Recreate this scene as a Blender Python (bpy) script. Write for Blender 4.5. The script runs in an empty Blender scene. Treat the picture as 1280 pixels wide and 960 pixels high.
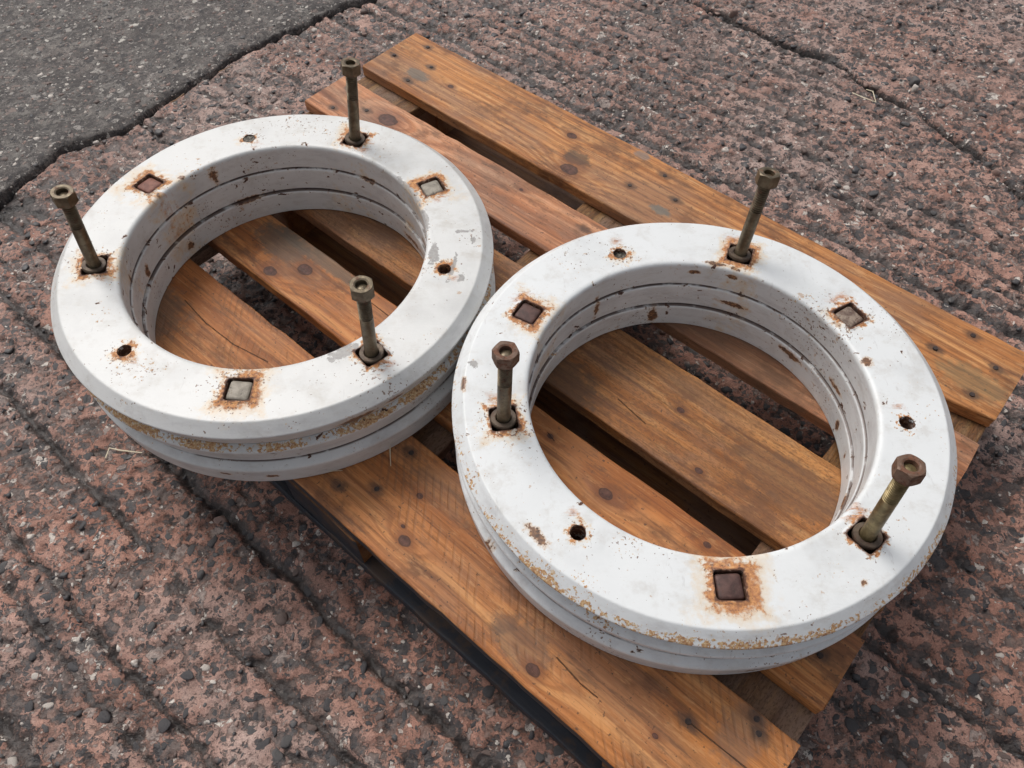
import bpy, bmesh, math, random
import numpy as np
from mathutils import Vector, Matrix

random.seed(7)
RNG = np.random.default_rng(11)
SC = bpy.context.scene
COL = SC.collection
RAD = math.radians

# ------------------------------------------------------------------ camera
cam_d = bpy.data.cameras.new("camera")
cam = bpy.data.objects.new("camera", cam_d)
COL.objects.link(cam)
cam_d.sensor_width = 36.0
cam_d.lens = 961.76 / 1280 * 36.0
cam_d.clip_start = 0.01
cam_d.clip_end = 200.0
PITCH, ROLL = 0.974064, -0.00329
X0 = Vector((1, 0, 0)); UP0 = Vector((0, math.sin(PITCH), math.cos(PITCH)))
FW = Vector((0, math.cos(PITCH), -math.sin(PITCH)))
XR = X0 * math.cos(ROLL) - UP0 * math.sin(ROLL)
UR = X0 * math.sin(ROLL) + UP0 * math.cos(ROLL)
CAMZ = 1.0061
cam.matrix_world = Matrix(((XR.x, UR.x, -FW.x, 0), (XR.y, UR.y, -FW.y, 0), (XR.z, UR.z, -FW.z, CAMZ), (0, 0, 0, 1)))
SC.camera = cam

# ------------------------------------------------------------------ light: bright overcast daylight
SUN_EL, SUN_AZ = 54.0, 322.0          # elevation; compass azimuth the light comes FROM (0 = +y, clockwise)
world = bpy.data.worlds.new("World")
SC.world = world
world.use_nodes = True
wn = world.node_tree
wn.nodes.clear()
sky = wn.nodes.new("ShaderNodeTexSky")
sky.sky_type = 'NISHITA'
sky.sun_disc = False
sky.sun_elevation = RAD(SUN_EL)
sky.sun_rotation = RAD(SUN_AZ)
sky.air_density = 1.0
sky.dust_density = 5.0
hs = wn.nodes.new("ShaderNodeHueSaturation")     # cloud cover: the blue is mostly veiled
hs.inputs["Saturation"].default_value = 0.30
bg = wn.nodes.new("ShaderNodeBackground")
bg.inputs["Strength"].default_value = 0.12
wo = wn.nodes.new("ShaderNodeOutputWorld")
wn.links.new(sky.outputs[0], hs.inputs["Color"])
wn.links.new(hs.outputs[0], bg.inputs["Color"])
wn.links.new(bg.outputs[0], wo.inputs["Surface"])

sun_d = bpy.data.lights.new("sun", 'SUN')
sun_d.energy = 1.3
sun_d.angle = RAD(22)
sun_d.color = (1.0, 0.97, 0.93)
sun = bpy.data.objects.new("sun", sun_d)
COL.objects.link(sun)
az, el = RAD(SUN_AZ), RAD(SUN_EL)
to_sun = Vector((math.sin(az) * math.cos(el), math.cos(az) * math.cos(el), math.sin(el)))
sun.rotation_euler = to_sun.to_track_quat('Z', 'Y').to_euler()
sun.location = (0, 0, 5)

SC.view_settings.view_transform = 'Standard'
SC.view_settings.look = 'None'
SC.view_settings.gamma = 1.0
SC.view_settings.exposure = 0.08
SC.view_settings.use_curve_mapping = False

# ------------------------------------------------------------------ small helpers
def tag(o, label=None, cat=None, group=None, kind=None):
    if label: o["label"] = label
    if cat: o["category"] = cat
    if group: o["group"] = group
    if kind: o["kind"] = kind
    return o

def link(name, mesh, parent=None, mats=()):
    o = bpy.data.objects.new(name, mesh)
    COL.objects.link(o)
    for m in mats:
        mesh.materials.append(m)
    if parent: o.parent = parent
    return o

def empty(name, loc=(0, 0, 0), rz=0.0):
    o = bpy.data.objects.new(name, None)
    COL.objects.link(o)
    o.location = loc
    o.rotation_euler = (0, 0, rz)
    o.empty_display_size = 0.05
    return o

def mesh_from_bm(name, bm, smooth_angle=None):
    me = bpy.data.meshes.new(name)
    bm.normal_update()
    bm.to_mesh(me)
    bm.free()
    if smooth_angle is not None:
        me.shade_smooth()
        me.set_sharp_from_angle(angle=RAD(smooth_angle))
    return me

# ------------------------------------------------------------------ node helper
class NT:
    def __init__(s, name):
        s.mat = bpy.data.materials.new(name)
        s.mat.use_nodes = True
        s.t = s.mat.node_tree
        s.t.nodes.clear()
        s.out = s.t.nodes.new("ShaderNodeOutputMaterial")
        s.b = s.t.nodes.new("ShaderNodeBsdfPrincipled")
        s.t.links.new(s.b.outputs[0], s.out.inputs["Surface"])
    def put(s, sock, v):
        if isinstance(v, bpy.types.NodeSocket): s.t.links.new(v, sock)
        elif v is not None:
            if isinstance(v, (tuple, list)) and sock.type == 'RGBA' and len(v) == 3: v = (*v, 1)
            sock.default_value = v
    def coord(s, kind="Object"):
        return s.t.nodes.new("ShaderNodeTexCoord").outputs[kind]
    def m(s, op, a, b=None, c=None, clamp=False):
        n = s.t.nodes.new("ShaderNodeMath"); n.operation = op; n.use_clamp = clamp
        s.put(n.inputs[0], a)
        if b is not None: s.put(n.inputs[1], b)
        if c is not None: s.put(n.inputs[2], c)
        return n.outputs[0]
    def vm(s, op, a, b=None, scale=None):
        n = s.t.nodes.new("ShaderNodeVectorMath"); n.operation = op
        s.put(n.inputs[0], a)
        if b is not None: s.put(n.inputs[1], b)
        if scale is not None: s.put(n.inputs["Scale"], scale)
        return n.outputs["Value"] if op in ("LENGTH", "DISTANCE", "DOT_PRODUCT") else n.outputs[0]
    def sep(s, v):
        n = s.t.nodes.new("ShaderNodeSeparateXYZ"); s.put(n.inputs[0], v); return n.outputs
    def comb(s, x=0.0, y=0.0, z=0.0):
        n = s.t.nodes.new("ShaderNodeCombineXYZ")
        for i, v in enumerate((x, y, z)): s.put(n.inputs[i], v)
        return n.outputs[0]
    def mapping(s, v, loc=(0, 0, 0), rot=(0, 0, 0), sc=(1, 1, 1)):
        n = s.t.nodes.new("ShaderNodeMapping")
        s.put(n.inputs[0], v); s.put(n.inputs[1], loc); s.put(n.inputs[2], rot); s.put(n.inputs[3], sc)
        return n.outputs[0]
    def noise(s, v, scale=5.0, detail=3.0, rough=0.5, dist=0.0, color=False):
        n = s.t.nodes.new("ShaderNodeTexNoise")
        s.put(n.inputs["Vector"], v); s.put(n.inputs["Scale"], scale); s.put(n.inputs["Detail"], detail)
        s.put(n.inputs["Roughness"], rough); s.put(n.inputs["Distortion"], dist)
        return n.outputs["Color" if color else "Fac"]
    def voro(s, v, scale=5.0, feature='F1', rand=1.0):
        n = s.t.nodes.new("ShaderNodeTexVoronoi"); n.feature = feature
        s.put(n.inputs["Vector"], v); s.put(n.inputs["Scale"], scale); s.put(n.inputs["Randomness"], rand)
        return n.outputs
    def ss(s, x, a, b, lo=0.0, hi=1.0):
        n = s.t.nodes.new("ShaderNodeMapRange"); n.interpolation_type = 'SMOOTHSTEP'
        s.put(n.inputs[0], x); s.put(n.inputs[1], a); s.put(n.inputs[2], b); s.put(n.inputs[3], lo); s.put(n.inputs[4], hi)
        return n.outputs[0]
    def ramp(s, f, stops, interp='LINEAR'):
        n = s.t.nodes.new("ShaderNodeValToRGB"); cr = n.color_ramp; cr.interpolation = interp
        while len(cr.elements) > 1: cr.elements.remove(cr.elements[-1])
        for i, (p, c) in enumerate(stops):
            e = cr.elements[0] if i == 0 else cr.elements.new(p)
            e.position = p; e.color = (*c, 1)
        s.put(n.inputs[0], f)
        return n.outputs[0]
    def mix(s, f, a, b, mode='MIX'):
        n = s.t.nodes.new("ShaderNodeMix"); n.data_type = 'RGBA'; n.blend_type = mode
        s.put(n.inputs[0], f); s.put(n.inputs[6], a); s.put(n.inputs[7], b)
        return n.outputs[2]
    def attr(s, name):
        n = s.t.nodes.new("ShaderNodeAttribute"); n.attribute_name = name; return n.outputs["Fac"]
    def bump(s, h, strength=0.5, dist=0.001, normal=None):
        n = s.t.nodes.new("ShaderNodeBump")
        s.put(n.inputs["Strength"], strength); s.put(n.inputs["Distance"], dist); s.put(n.inputs["Height"], h)
        if normal is not None: s.put(n.inputs["Normal"], normal)
        return n.outputs[0]
    def done(s, color, rough=0.6, metal=0.0, normal=None, spec=None):
        s.put(s.b.inputs["Base Color"], color); s.put(s.b.inputs["Roughness"], rough); s.put(s.b.inputs["Metallic"], metal)
        if normal is not None: s.put(s.b.inputs["Normal"], normal)
        if spec is not None: s.put(s.b.inputs["Specular IOR Level"], spec)
        return s.mat

# ------------------------------------------------------------------ numpy noise for real relief
_T = RNG.random((256, 256))
def vnoise(x, y):
    xi = np.floor(x).astype(int); yi = np.floor(y).astype(int)
    fx = x - xi; fy = y - yi
    fx = fx * fx * (3 - 2 * fx); fy = fy * fy * (3 - 2 * fy)
    a = _T[xi % 256, yi % 256]; b = _T[(xi + 1) % 256, yi % 256]
    c = _T[xi % 256, (yi + 1) % 256]; d = _T[(xi + 1) % 256, (yi + 1) % 256]
    return (a * (1 - fx) + b * fx) * (1 - fy) + (c * (1 - fx) + d * fx) * fy
def fbm(x, y, f, o=3, g=0.5):
    s = 0; a = 1.0; t = 0
    for i in range(o):
        s = s + a * vnoise(x * f + 17.3 * i, y * f - 9.1 * i); t += a; a *= g; f *= 2.03
    return s / t - 0.5
def sstep(x, a, b):
    t = np.clip((x - a) / (b - a), 0, 1); return t * t * (3 - 2 * t)

# ------------------------------------------------------------------ the ground
TH = RAD(-40.6)
UU = np.array([math.cos(TH), math.sin(TH)]); NN = np.array([-UU[1], UU[0]])
JX = [-3.0, -0.97, -0.922, -0.895, -0.852, -0.785, -0.74, -0.66, -0.622, -0.562, -0.468, -0.383, -0.347, 2.0]
JY = [-1.2, 1.11, 1.185, 1.245, 1.262, 1.318, 1.39, 1.497, 1.547, 1.609, 1.706, 1.774, 1.80, 4.4]
KX = [-1.0, 0.428, 0.487, 0.582, 0.622, 0.709, 0.739, 0.765, 0.805, 0.838, 0.864, 0.921, 0.942, 0.96, 0.975, 2.5]
KY = [3.2, 1.796, 1.745, 1.647, 1.616, 1.564, 1.516, 1.468, 1.426, 1.393, 1.341, 1.265, 1.234, 1.164, 1.13, -0.7]

def joint_d(x, y):                # signed distance to the slab joint, + on the slab side
    return (y - np.interp(x, JX, JY) - 0.030 * fbm(x, y, 22, 3)) * 0.68
def crack_d(x, y):
    return (y - np.interp(x, KX, KY) - 0.030 * fbm(x + 5, y, 26, 3)) * 0.66

GROOVES = [(-0.13, .9), (-0.062, .4), (-0.020, 1.0), (0.030, .35), (0.082, 1.0), (0.128, .5), (0.185, .8), (0.23, .4), (0.28, .5),
           (0.33, .4), (0.38, .5), (0.42, .6), (0.463, .55), (0.512, 1.0), (0.545, .6), (0.60, .7), (0.66, .5), (0.70, .6), (0.76, .4), (0.82, .5), (0.88, .5), (0.94, .6), (0.985, .8),
           (1.005, .7), (1.035, .8), (1.068, .9), (1.108, 1.0), (1.148, 1.0), (1.19, .7), (1.222, .7), (1.25, .9), (1.285, .7), (1.325, .8), (1.37, .6), (1.405, .7), (1.44, .6),
           (1.48, .6), (1.53, .7), (1.57, .5), (1.61, .6), (1.66, .5), (1.71, .6), (1.76, .5), (1.81, .5), (1.87, .5)] + [(-0.175 - .047 * i, (.8, .5, .95, .6)[i % 4]) for i in range(17)]

def ground_h(x, y):
    """height (m), groove dirt 0..1"""
    jd = joint_d(x, y); cd = crack_d(x, y)
    slab = sstep(jd, -0.002, 0.002)
    u = x * UU[0] + y * UU[1]; n = x * NN[0] + y * NN[1]
    n2 = n + 0.016 * fbm(x, y, 7, 2) + 0.012 * fbm(x + 3, y, 38, 3, .6) + 0.004 * fbm(x, y + 2, 150, 2)
    g = np.zeros_like(x)
    for k, (c, a) in enumerate(GROOVES):
        w = 0.0055 + 0.004 * ((k * 37) % 10) / 10
        fade = sstep(vnoise(u * 5.5 + k * 7.7, np.full_like(u, k * 3.1)), 0.46 - 0.42 * a, 0.72 - 0.36 * a)
        q = (n2 - c) / w
        g = np.maximum(g, a * fade * np.where(q > 0, np.exp(-(q / 1.5) ** 2), np.exp(-(q / .55) ** 2)))
    g = g * (1 - slab)
    h = -0.0095 * g
    h = h + 0.006 * fbm(x, y, 5, 2) + 0.0058 * fbm(x, y, 45, 3, .6) * (1 - .6 * slab) + 0.0026 * fbm(x, y, 170, 2) * (1 - .4 * slab)
    pit = sstep(fbm(x * .8 + y * .2, y, 62, 3, .55), 0.05, 0.15) * (1 - slab)
    h = h - 0.0038 * pit - 0.004
    jw = 0.0018 + 0.006 * vnoise(x * 13, y * 13) ** 2
    jg = np.exp(-(np.minimum(jd, 0) / 0.0032) ** 2) * np.exp(-(np.maximum(jd, 0) / jw) ** 2)
    h = h + slab * (0.004 + 0.006 * sstep(jd, 0, 0.03) + 0.004 * fbm(x, y, 60, 3) * np.exp(-(jd / .03) ** 2)) - 0.016 * jg
    hollow = np.exp(-(((x + 0.955) / 0.09) ** 2 + ((y - 1.09) / 0.05) ** 2))
    h = h - 0.016 * hollow * (1 - slab)
    cw = 0.0035 + 0.007 * vnoise(x * 14 + 3, y * 14)
    cg = np.exp(-(cd / cw) ** 2) * sstep(x, 0.30, 0.5)
    h = h - 0.022 * cg
    dirt = np.clip(g * 0.9 + 0.45 * pit + 1.0 * jg + 1.8 * cg + .8 * hollow * (1 - slab), 0, 1)
    return h, dirt

def axis(lo, hi, a, b, fine, grow=1.22):
    xs = list(np.arange(a, b, fine))
    s = fine; x = xs[-1]
    while x < hi: s *= grow; x += s; xs.append(x)
    s = fine; x = xs[0]; pre = []
    while x > lo: s *= grow; x -= s; pre.append(x)
    return np.array(pre[::-1] + xs)

def grid_mesh(name, X, Y, mask, mats):
    gx, gy = np.meshgrid(X, Y)
    h, dirt = ground_h(gx.ravel(), gy.ravel())
    V = np.stack([gx.ravel(), gy.ravel(), h], 1)
    nx, ny = len(X), len(Y)
    i, j = np.meshgrid(np.arange(nx - 1), np.arange(ny - 1))
    a = (j * nx + i).ravel()
    F = np.stack([a, a + 1, a + nx + 1, a + nx], 1)
    cx = V[F].mean(1)
    out = []
    for mk, nm, mt in zip(mask, name, mats):
        Fk = F[mk(cx[:, 0], cx[:, 1])]
        used = np.unique(Fk); idx = np.full(len(V), -1); idx[used] = np.arange(len(used))
        me = np_mesh(nm, V[used], idx[Fk])
        at = me.attributes.new("dirt", 'FLOAT', 'POINT')
        at.data.foreach_set("value", dirt[used].astype(np.float32))
        out.append(link(nm, me, None, [mt]))
    return out

def np_mesh(name, V, F, smooth=True):
    me = bpy.data.meshes.new(name)
    k = F.shape[1]
    me.vertices.add(len(V)); me.vertices.foreach_set("co", V.astype(np.float32).ravel())
    me.loops.add(F.size); me.loops.foreach_set("vertex_index", F.astype(np.int32).ravel())
    me.polygons.add(len(F)); me.polygons.foreach_set("loop_start", (np.arange(len(F)) * k).astype(np.int32))
    me.polygons.foreach_set("use_smooth", np.full(len(F), smooth))
    me.update(calc_edges=True)
    me.validate()
    return me

def flakes(s, Pw, sc, off, keep, edge, clus=None):
    """angular stones: whole Voronoi cells with mortar left between them"""
    Q = s.vm('ADD', Pw, off)
    v = s.voro(Q, sc); e = s.voro(Q, sc, 'DISTANCE_TO_EDGE')["Distance"]
    cc = s.sep(v["Color"])
    k = s.m('SUBTRACT', 1.0, keep) if clus is None else s.m('SUBTRACT', 1.0 - keep, clus)
    on = s.m('GREATER_THAN', cc[0], k)
    inset = s.m('ADD', edge, s.m('MULTIPLY', cc[2], edge * 2.2))
    return s.m('MULTIPLY', s.ss(s.m('SUBTRACT', e, inset), -.012, .03), on), s.m('MULTIPLY', s.ss(s.m('SUBTRACT', e, inset), -.07, -.005), on), cc[1]

def mat_red():
    s = NT("red_concrete")
    P = s.coord()
    w = s.noise(P, 46, 4, .65, color=True)
    Pw = s.vm('ADD', P, s.vm('SCALE', s.vm('SUBTRACT', w, (.5, .5, .5)), scale=0.026))
    big = s.noise(P, 2.6, 3, .55)
    mid = s.noise(P, 21, 5, .68)
    c = s.ramp(mid, [(.28, (.140, .072, .054)), (.40, (.245, .128, .094)), (.52, (.365, .188, .138)), (.70, (.475, .290, .225))])
    gy = s.ramp(s.noise(P, 13, 5, .68), [(.3, (.21, .152, .133)), (.48, (.345, .258, .228)), (.72, (.49, .395, .355))])
    yw = s.sep(P)[1]
    gmask = s.m('ADD', s.ss(big, .46, .70), s.ss(yw, .45, 1.5, 0.0, .48), clamp=True)
    c = s.mix(s.m('MULTIPLY', gmask, .80), c, gy)
    c = s.mix(s.m('MULTIPLY', s.ss(s.noise(P, 7.3, 4, .65), .50, .70), .55), c, (.290, .115, .072))
    c = s.mix(1.0, c, s.ramp(s.noise(P, 4.6, 4, .65), [(.3, (.76, .74, .74)), (.5, (1.0, 1.0, 1.0)), (.68, (1.16, 1.16, 1.16))]), 'MULTIPLY')
    sand = s.noise(P, 620, 2, .6)
    c = s.mix(1.0, c, s.ramp(sand, [(.25, (.66, .64, .64)), (.5, (1, 1, 1)), (.75, (1.34, 1.30, 1.26))]), 'MULTIPLY')
    dots = s.noise(s.vm('ADD', P, (3.1, 7.7, 0)), 230, 2, .5)
    c = s.mix(s.ss(dots, .58, .68, 0, .75), c, (.090, .055, .046))
    grv = s.attr("dirt")
    # dark mortar-loss patches, drawn out along the grooves
    pat = s.noise(s.mapping(Pw, rot=(0, 0, -TH), sc=(.60, 1.2, 1)), 40, 5, .66)
    pm = s.ss(s.m('ADD', pat, s.m('MULTIPLY', grv, .22)), .585, .650)
    dk = s.ramp(s.noise(P, 120, 4, .7), [(.3, (.032, .025, .023)), (.48, (.072, .055, .050)), (.66, (.155, .108, .092))])
    c = s.mix(s.m('MULTIPLY', pm, .90), c, dk)
    c = s.mix(s.m('MULTIPLY', s.ss(grv, .22, .75), s.ss(s.noise(P, 52, 5, .72), .42, .54, .22, .90)), c, s.mix(s.ss(s.noise(P, 170, 4, .7), .4, .62), (.026, .021, .020), (.135, .098, .085)))
    clus = s.m('ADD', s.m('MULTIPLY', s.m('SUBTRACT', s.noise(P, 12, 3, .6), .46), 1.1), s.m('MULTIPLY', grv, .15))
    hs_ = pm
    pal = [(0, (.036, .033, .035)), (.20, (.056, .050, .051)), (.36, (.085, .068, .063)), (.52, (.125, .088, .075)), (.68, (.20, .125, .10)), (.82, (.30, .235, .205)), (.955, (.58, .52, .46))]
    for sc, off, keep, ed in ((44, (0, 0, 0), .26, .06), (80, (5, 2, 0), .33, .06), (165, (1, 8, 0), .36, .06)):
        st, rim, pick = flakes(s, Pw, sc, off, keep, ed, clus)
        sc_ = s.ramp(pick, pal, 'CONSTANT')
        sc_ = s.mix(1.0, sc_, s.ramp(s.noise(P, 260, 3, .65), [(.3, (.65, .65, .65)), (.55, (1, 1, 1)), (.75, (1.5, 1.45, 1.4))]), 'MULTIPLY')
        c = s.mix(s.m('MULTIPLY', rim, .50), c, (.060, .038, .032))  # dark outline: shade round each stone put into the colour
        c = s.mix(s.m('MULTIPLY', st, s.ss(s.noise(P, 75, 3, .6), .30, .52, .35, .95)), c, sc_)
        hs_ = s.m('MAXIMUM', hs_, st)
    v = s.voro(s.vm('ADD', Pw, (2, 3, 0)), 120)      # pale chips
    cc = s.sep(v["Color"])
    st = s.m('MULTIPLY', s.ss(s.m('SUBTRACT', v["Distance"], s.m('MULTIPLY', cc[2], .36)), .03, -.02), s.m('GREATER_THAN', cc[0], .86))
    c = s.mix(s.m('MULTIPLY', st, .85), c, s.mix(cc[1], (.40, .33, .29), (.72, .67, .60)))
    c = s.mix(s.m('MULTIPLY', s.ss(s.m('ADD', grv, s.m('MULTIPLY', s.m('SUBTRACT', s.noise(P, 85, 4, .7), .5), 1.5)), .52, .74), .80), c, s.mix(s.noise(P, 210, 3), (.022, .018, .017), (.070, .054, .048)))
    c = s.mix(s.m('MULTIPLY', s.ss(grv, .80, .98), .75), c, (.020, .016, .015))
    h = s.m('ADD', s.m('MULTIPLY', sand, .45), s.m('ADD', s.m('MULTIPLY', s.noise(P, 150, 4, .65), 1.5), s.m('MULTIPLY', hs_, -.55)))
    rough = s.m('SUBTRACT', .72, s.m('MULTIPLY', hs_, .26))
    return s.done(c, rough, normal=s.bump(h, .8, .0022), spec=.5)

def mat_grey():
    s = NT("grey_concrete")
    P = s.coord()
    w = s.noise(P, 60, 4, .65, color=True)
    Pw = s.vm('ADD', P, s.vm('SCALE', s.vm('SUBTRACT', w, (.5, .5, .5)), scale=0.020))
    c = s.ramp(s.noise(P, 16, 5, .7), [(.28, (.050, .043, .040)), (.44, (.098, .087, .080)), (.56, (.150, .137, .126)), (.72, (.25, .232, .213))])
    c = s.mix(s.m('MULTIPLY', s.ss(s.noise(P, 4.2, 4, .6), .45, .68), .45), c, (.190, .150, .135))
    c = s.mix(s.ss(s.noise(P, 24, 5, .74), .47, .57, 0, .75), c, (.062, .054, .052))
    c = s.mix(s.ss(s.noise(s.vm('ADD', P, (7, 3, 0)), 13, 5, .7), .52, .66, 0, .55), c, (.27, .245, .22))
    pat = s.noise(Pw, 58, 5, .68)
    c = s.mix(s.ss(pat, .50, .58, 0, .85), c, (.050, .043, .042))
    sand = s.noise(P, 430, 3, .7)
    c = s.mix(1.0, c, s.ramp(sand, [(.3, (.5, .5, .5)), (.5, (1, 1, 1)), (.7, (1.6, 1.55, 1.5))]), 'MULTIPLY')
    hs_ = None
    pal = [(0, (.050, .046, .048)), (.28, (.115, .102, .096)), (.46, (.20, .182, .165)), (.66, (.25, .19, .165)), (.80, (.36, .33, .30)), (.955, (.62, .58, .52))]
    for sc, off, keep, ed in ((58, (0, 0, 0), .22, .07), (105, (5, 2, 0), .30, .06), (210, (1, 8, 0), .34, .06)):
        st, rim, pick = flakes(s, Pw, sc, off, keep, ed)
        c = s.mix(s.m('MULTIPLY', rim, .45), c, (.055, .047, .044))  # same painted shade line round the slab's stones
        c = s.mix(s.m('MULTIPLY', st, .80), c, s.ramp(pick, pal, 'CONSTANT'))
        hs_ = st if hs_ is None else s.m('MAXIMUM', hs_, st)
    c = s.mix(s.m('MULTIPLY', s.ss(s.attr("dirt"), .5, 1.0), .70), c, (.040, .034, .031))
    h = s.m('ADD', s.m('MULTIPLY', sand, .5), s.m('ADD', s.m('MULTIPLY', s.noise(P, 120, 4, .65), 1.2), s.m('MULTIPLY', hs_, .30)))
    return s.done(c, .72, normal=s.bump(h, 1.0, .0026), spec=.4)

GX = axis(-9, 9, -1.42, 1.42, 0.0036)
GY = axis(-6, 14, 0.06, 1.95, 0.0036)
gnd, slab = grid_mesh(["ground", "concrete_slab"], GX, GY,
                      [lambda x, y: joint_d(x, y) <= 0, lambda x, y: joint_d(x, y) > 0], [mat_red(), mat_grey()])
tag(gnd, "weathered red-brown concrete yard with exposed stones and tamped ridges", kind="structure")
tag(slab, "grey worn concrete slab beyond the dark joint", kind="structure")

# ---- stones set in the concrete
def stone_mat(name, c1, c2, rough):
    s = NT(name)
    P = s.coord(); 
    n = s.noise(P, 190, 4, .65)
    c = s.mix(s.ss(n, .32, .68), c1, c2)
    c = s.mix(s.ss(s.noise(P, 700, 2, .6), .58, .72, 0, .5), c, tuple(min(.9, v * 1.9) for v in c2))
    c = s.mix(s.ss(s.noise(s.vm('ADD', P, (4, 4, 4)), 90, 3, .6), .56, .70, 0, .55), c, (.16, .10, .085))
    return s.done(c, rough, normal=s.bump(s.noise(P, 420, 4, .65), .5, .0012), spec=.45)
SM = [stone_mat("stone_dark_grey", (.034, .033, .036), (.066, .062, .064), .5),
      stone_mat("stone_slate", (.055, .052, .053), (.10, .094, .092), .55),
      stone_mat("stone_brown", (.085, .060, .052), (.16, .115, .10), .65),
      stone_mat("stone_pink", (.19, .12, .10), (.28, .195, .165), .7),
      stone_mat("stone_pale", (.34, .295, .26), (.60, .54, .48), .6)]

def ico(sub):
    bm = bmesh.new(); bmesh.ops.create_icosphere(bm, subdivisions=sub, radius=1.0)
    bm.verts.ensure_lookup_table()
    V = np.array([v.co[:] for v in bm.verts]); F = np.array([[v.index for v in f.verts] for f in bm.faces]); bm.free()
    return V, F
def chip(sub, seed, ncut=9):
    r = np.random.default_rng(seed)
    V, F = ico(sub); V = V.copy()
    for k in range(ncut):                                   # flat broken faces
        a = r.uniform(0, 2 * math.pi); d = np.array([math.cos(a), math.sin(a), r.uniform(-.25, .5)]); d /= np.linalg.norm(d)
        t = r.uniform(.42, .85); p = V @ d; ov = np.maximum(p - t, 0); V -= np.outer(ov * .92, d)
    t = r.uniform(.35, .6); d = np.array([r.normal(0, .12), r.normal(0, .12), 1.0]); d /= np.linalg.norm(d)
    p = V @ d; V -= np.outer(np.maximum(p - t, 0) * .85, d)
    V *= 1 + r.normal(0, .05, (len(V), 1))
    V[:, :2] /= np.abs(V[:, :2]).max(); V[:, 2] /= V[:, 2].max()
    return V, F
SH2 = [chip(2, 100 + i) for i in range(8)]
SH1 = [chip(1, 200 + i, 6) for i in range(10)]

def in_view(x, y, pad=0.03):
    d = np.stack([x, y, np.full_like(x, -CAMZ)], 1)
    zc = d @ np.array(FW); a = (d @ np.array(XR)) / zc; b = (d @ np.array(UR)) / zc
    return (zc > .05) & (np.abs(a) < 640 / 961.76 + pad) & (np.abs(b) < 480 / 961.76 + pad), zc

def scatter(count, rmin, rmax, sig, cell):
    pts = []; gridd = {}
    rr = np.clip(RNG.lognormal(math.log(.0050), sig, count * 3), rmin, rmax); rr = np.sort(rr)[::-1]
    xs = RNG.uniform(-1.40, 1.40, count * 3); ys = RNG.uniform(.07, 1.92, count * 3)
    ok, zc = in_view(xs, ys)
    clus = vnoise(xs * 9, ys * 9) * .6 + vnoise(xs * 31, ys * 31) * .4
    keep = RNG.random(len(xs)) < np.clip((clus - .22) * 2.1, .08, 1)
    for x, y, r, o, k in zip(xs, ys, rr, ok, keep):
        if not (o and k): continue
        cx, cy = int(x / cell), int(y / cell); bad = False
        for ax in (cx - 1, cx, cx + 1):
            for ay in (cy - 1, cy, cy + 1):
                for (px, py, pr) in gridd.get((ax, ay), ()):
                    if (px - x) ** 2 + (py - y) ** 2 < ((pr + r) * .88) ** 2: bad = True; break
                if bad: break
            if bad: break
        if bad: continue
        gridd.setdefault((cx, cy), []).append((x, y, r)); pts.append((x, y, r))
    return np.array(pts)

PT = scatter(9000, .0018, .0115, .52, .024)
gx_ = RNG.uniform(-1.0, -.33, 260); gy_ = np.interp(gx_, JX, JY) + RNG.normal(-.008, .020, 260)
hx_ = RNG.uniform(.4, 1.05, 240); hy_ = np.interp(hx_, KX, KY) + RNG.normal(0, .022, 240)
PT = np.concatenate([PT, np.stack([np.r_[gx_, hx_], np.r_[gy_, hy_], RNG.uniform(.0012, .0042, 500)], 1)])
jd = joint_d(PT[:, 0], PT[:, 1]); cd = crack_d(PT[:, 0], PT[:, 1])
PT = PT[(np.abs(jd) > .012) | (PT[:, 2] < .0043)]
jd = joint_d(PT[:, 0], PT[:, 1])
onslab = jd > 0
PT[onslab, 2] *= .74
hh, dd = ground_h(PT[:, 0], PT[:, 1])
lu = PT[:, 0] * UU[0] + PT[:, 1] * UU[1]; ln = PT[:, 0] * NN[0] + PT[:, 1] * NN[1]
covered = (lu > -1.05) & (lu < .12) & (ln > .17) & (ln < .94)
_, zc = in_view(PT[:, 0], PT[:, 1])
# what colour each stone is: big ones mostly dark, small ones often pale
q = RNG.random(len(PT)); big = PT[:, 2] > .0055
ci = np.where(big, np.digitize(q, [.46, .74, .89, .955]), np.digitize(q, [.26, .48, .66, .82]))
cs = np.digitize(q, [.12, .34, .56, .80])
ci = np.where(onslab, cs, ci)
flat = np.where(ci == 4, RNG.uniform(.28, .5, len(PT)), RNG.uniform(.16, .30, len(PT)))
ex = RNG.uniform(.45, 1.0, len(PT)); rz = RNG.uniform(0, 2 * math.pi, len(PT))
size_px = PT[:, 2] / zc * (~covered)
order = np.argsort(-size_px)
single = set(order[:296].tolist())
meshes = {}
for k in order[:296]:
    key = (int(k) % 8, int(ci[k]))
    if key not in meshes:
        me = np_mesh("stone", SH2[key[0]][0], SH2[key[0]][1]); me.materials.append(SM[key[1]]); meshes[key] = me
    o = bpy.data.objects.new("stone", meshes[key]); COL.objects.link(o)
    x, y, r = PT[k]
    o.parent = slab if onslab[k] else gnd
    o.location = (x, y, hh[k] - r * flat[k] * .48)
    o.rotation_euler = (RNG.normal(0, .10), RNG.normal(0, .10), rz[k])
    o.scale = (r, r * ex[k], r * flat[k])
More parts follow.
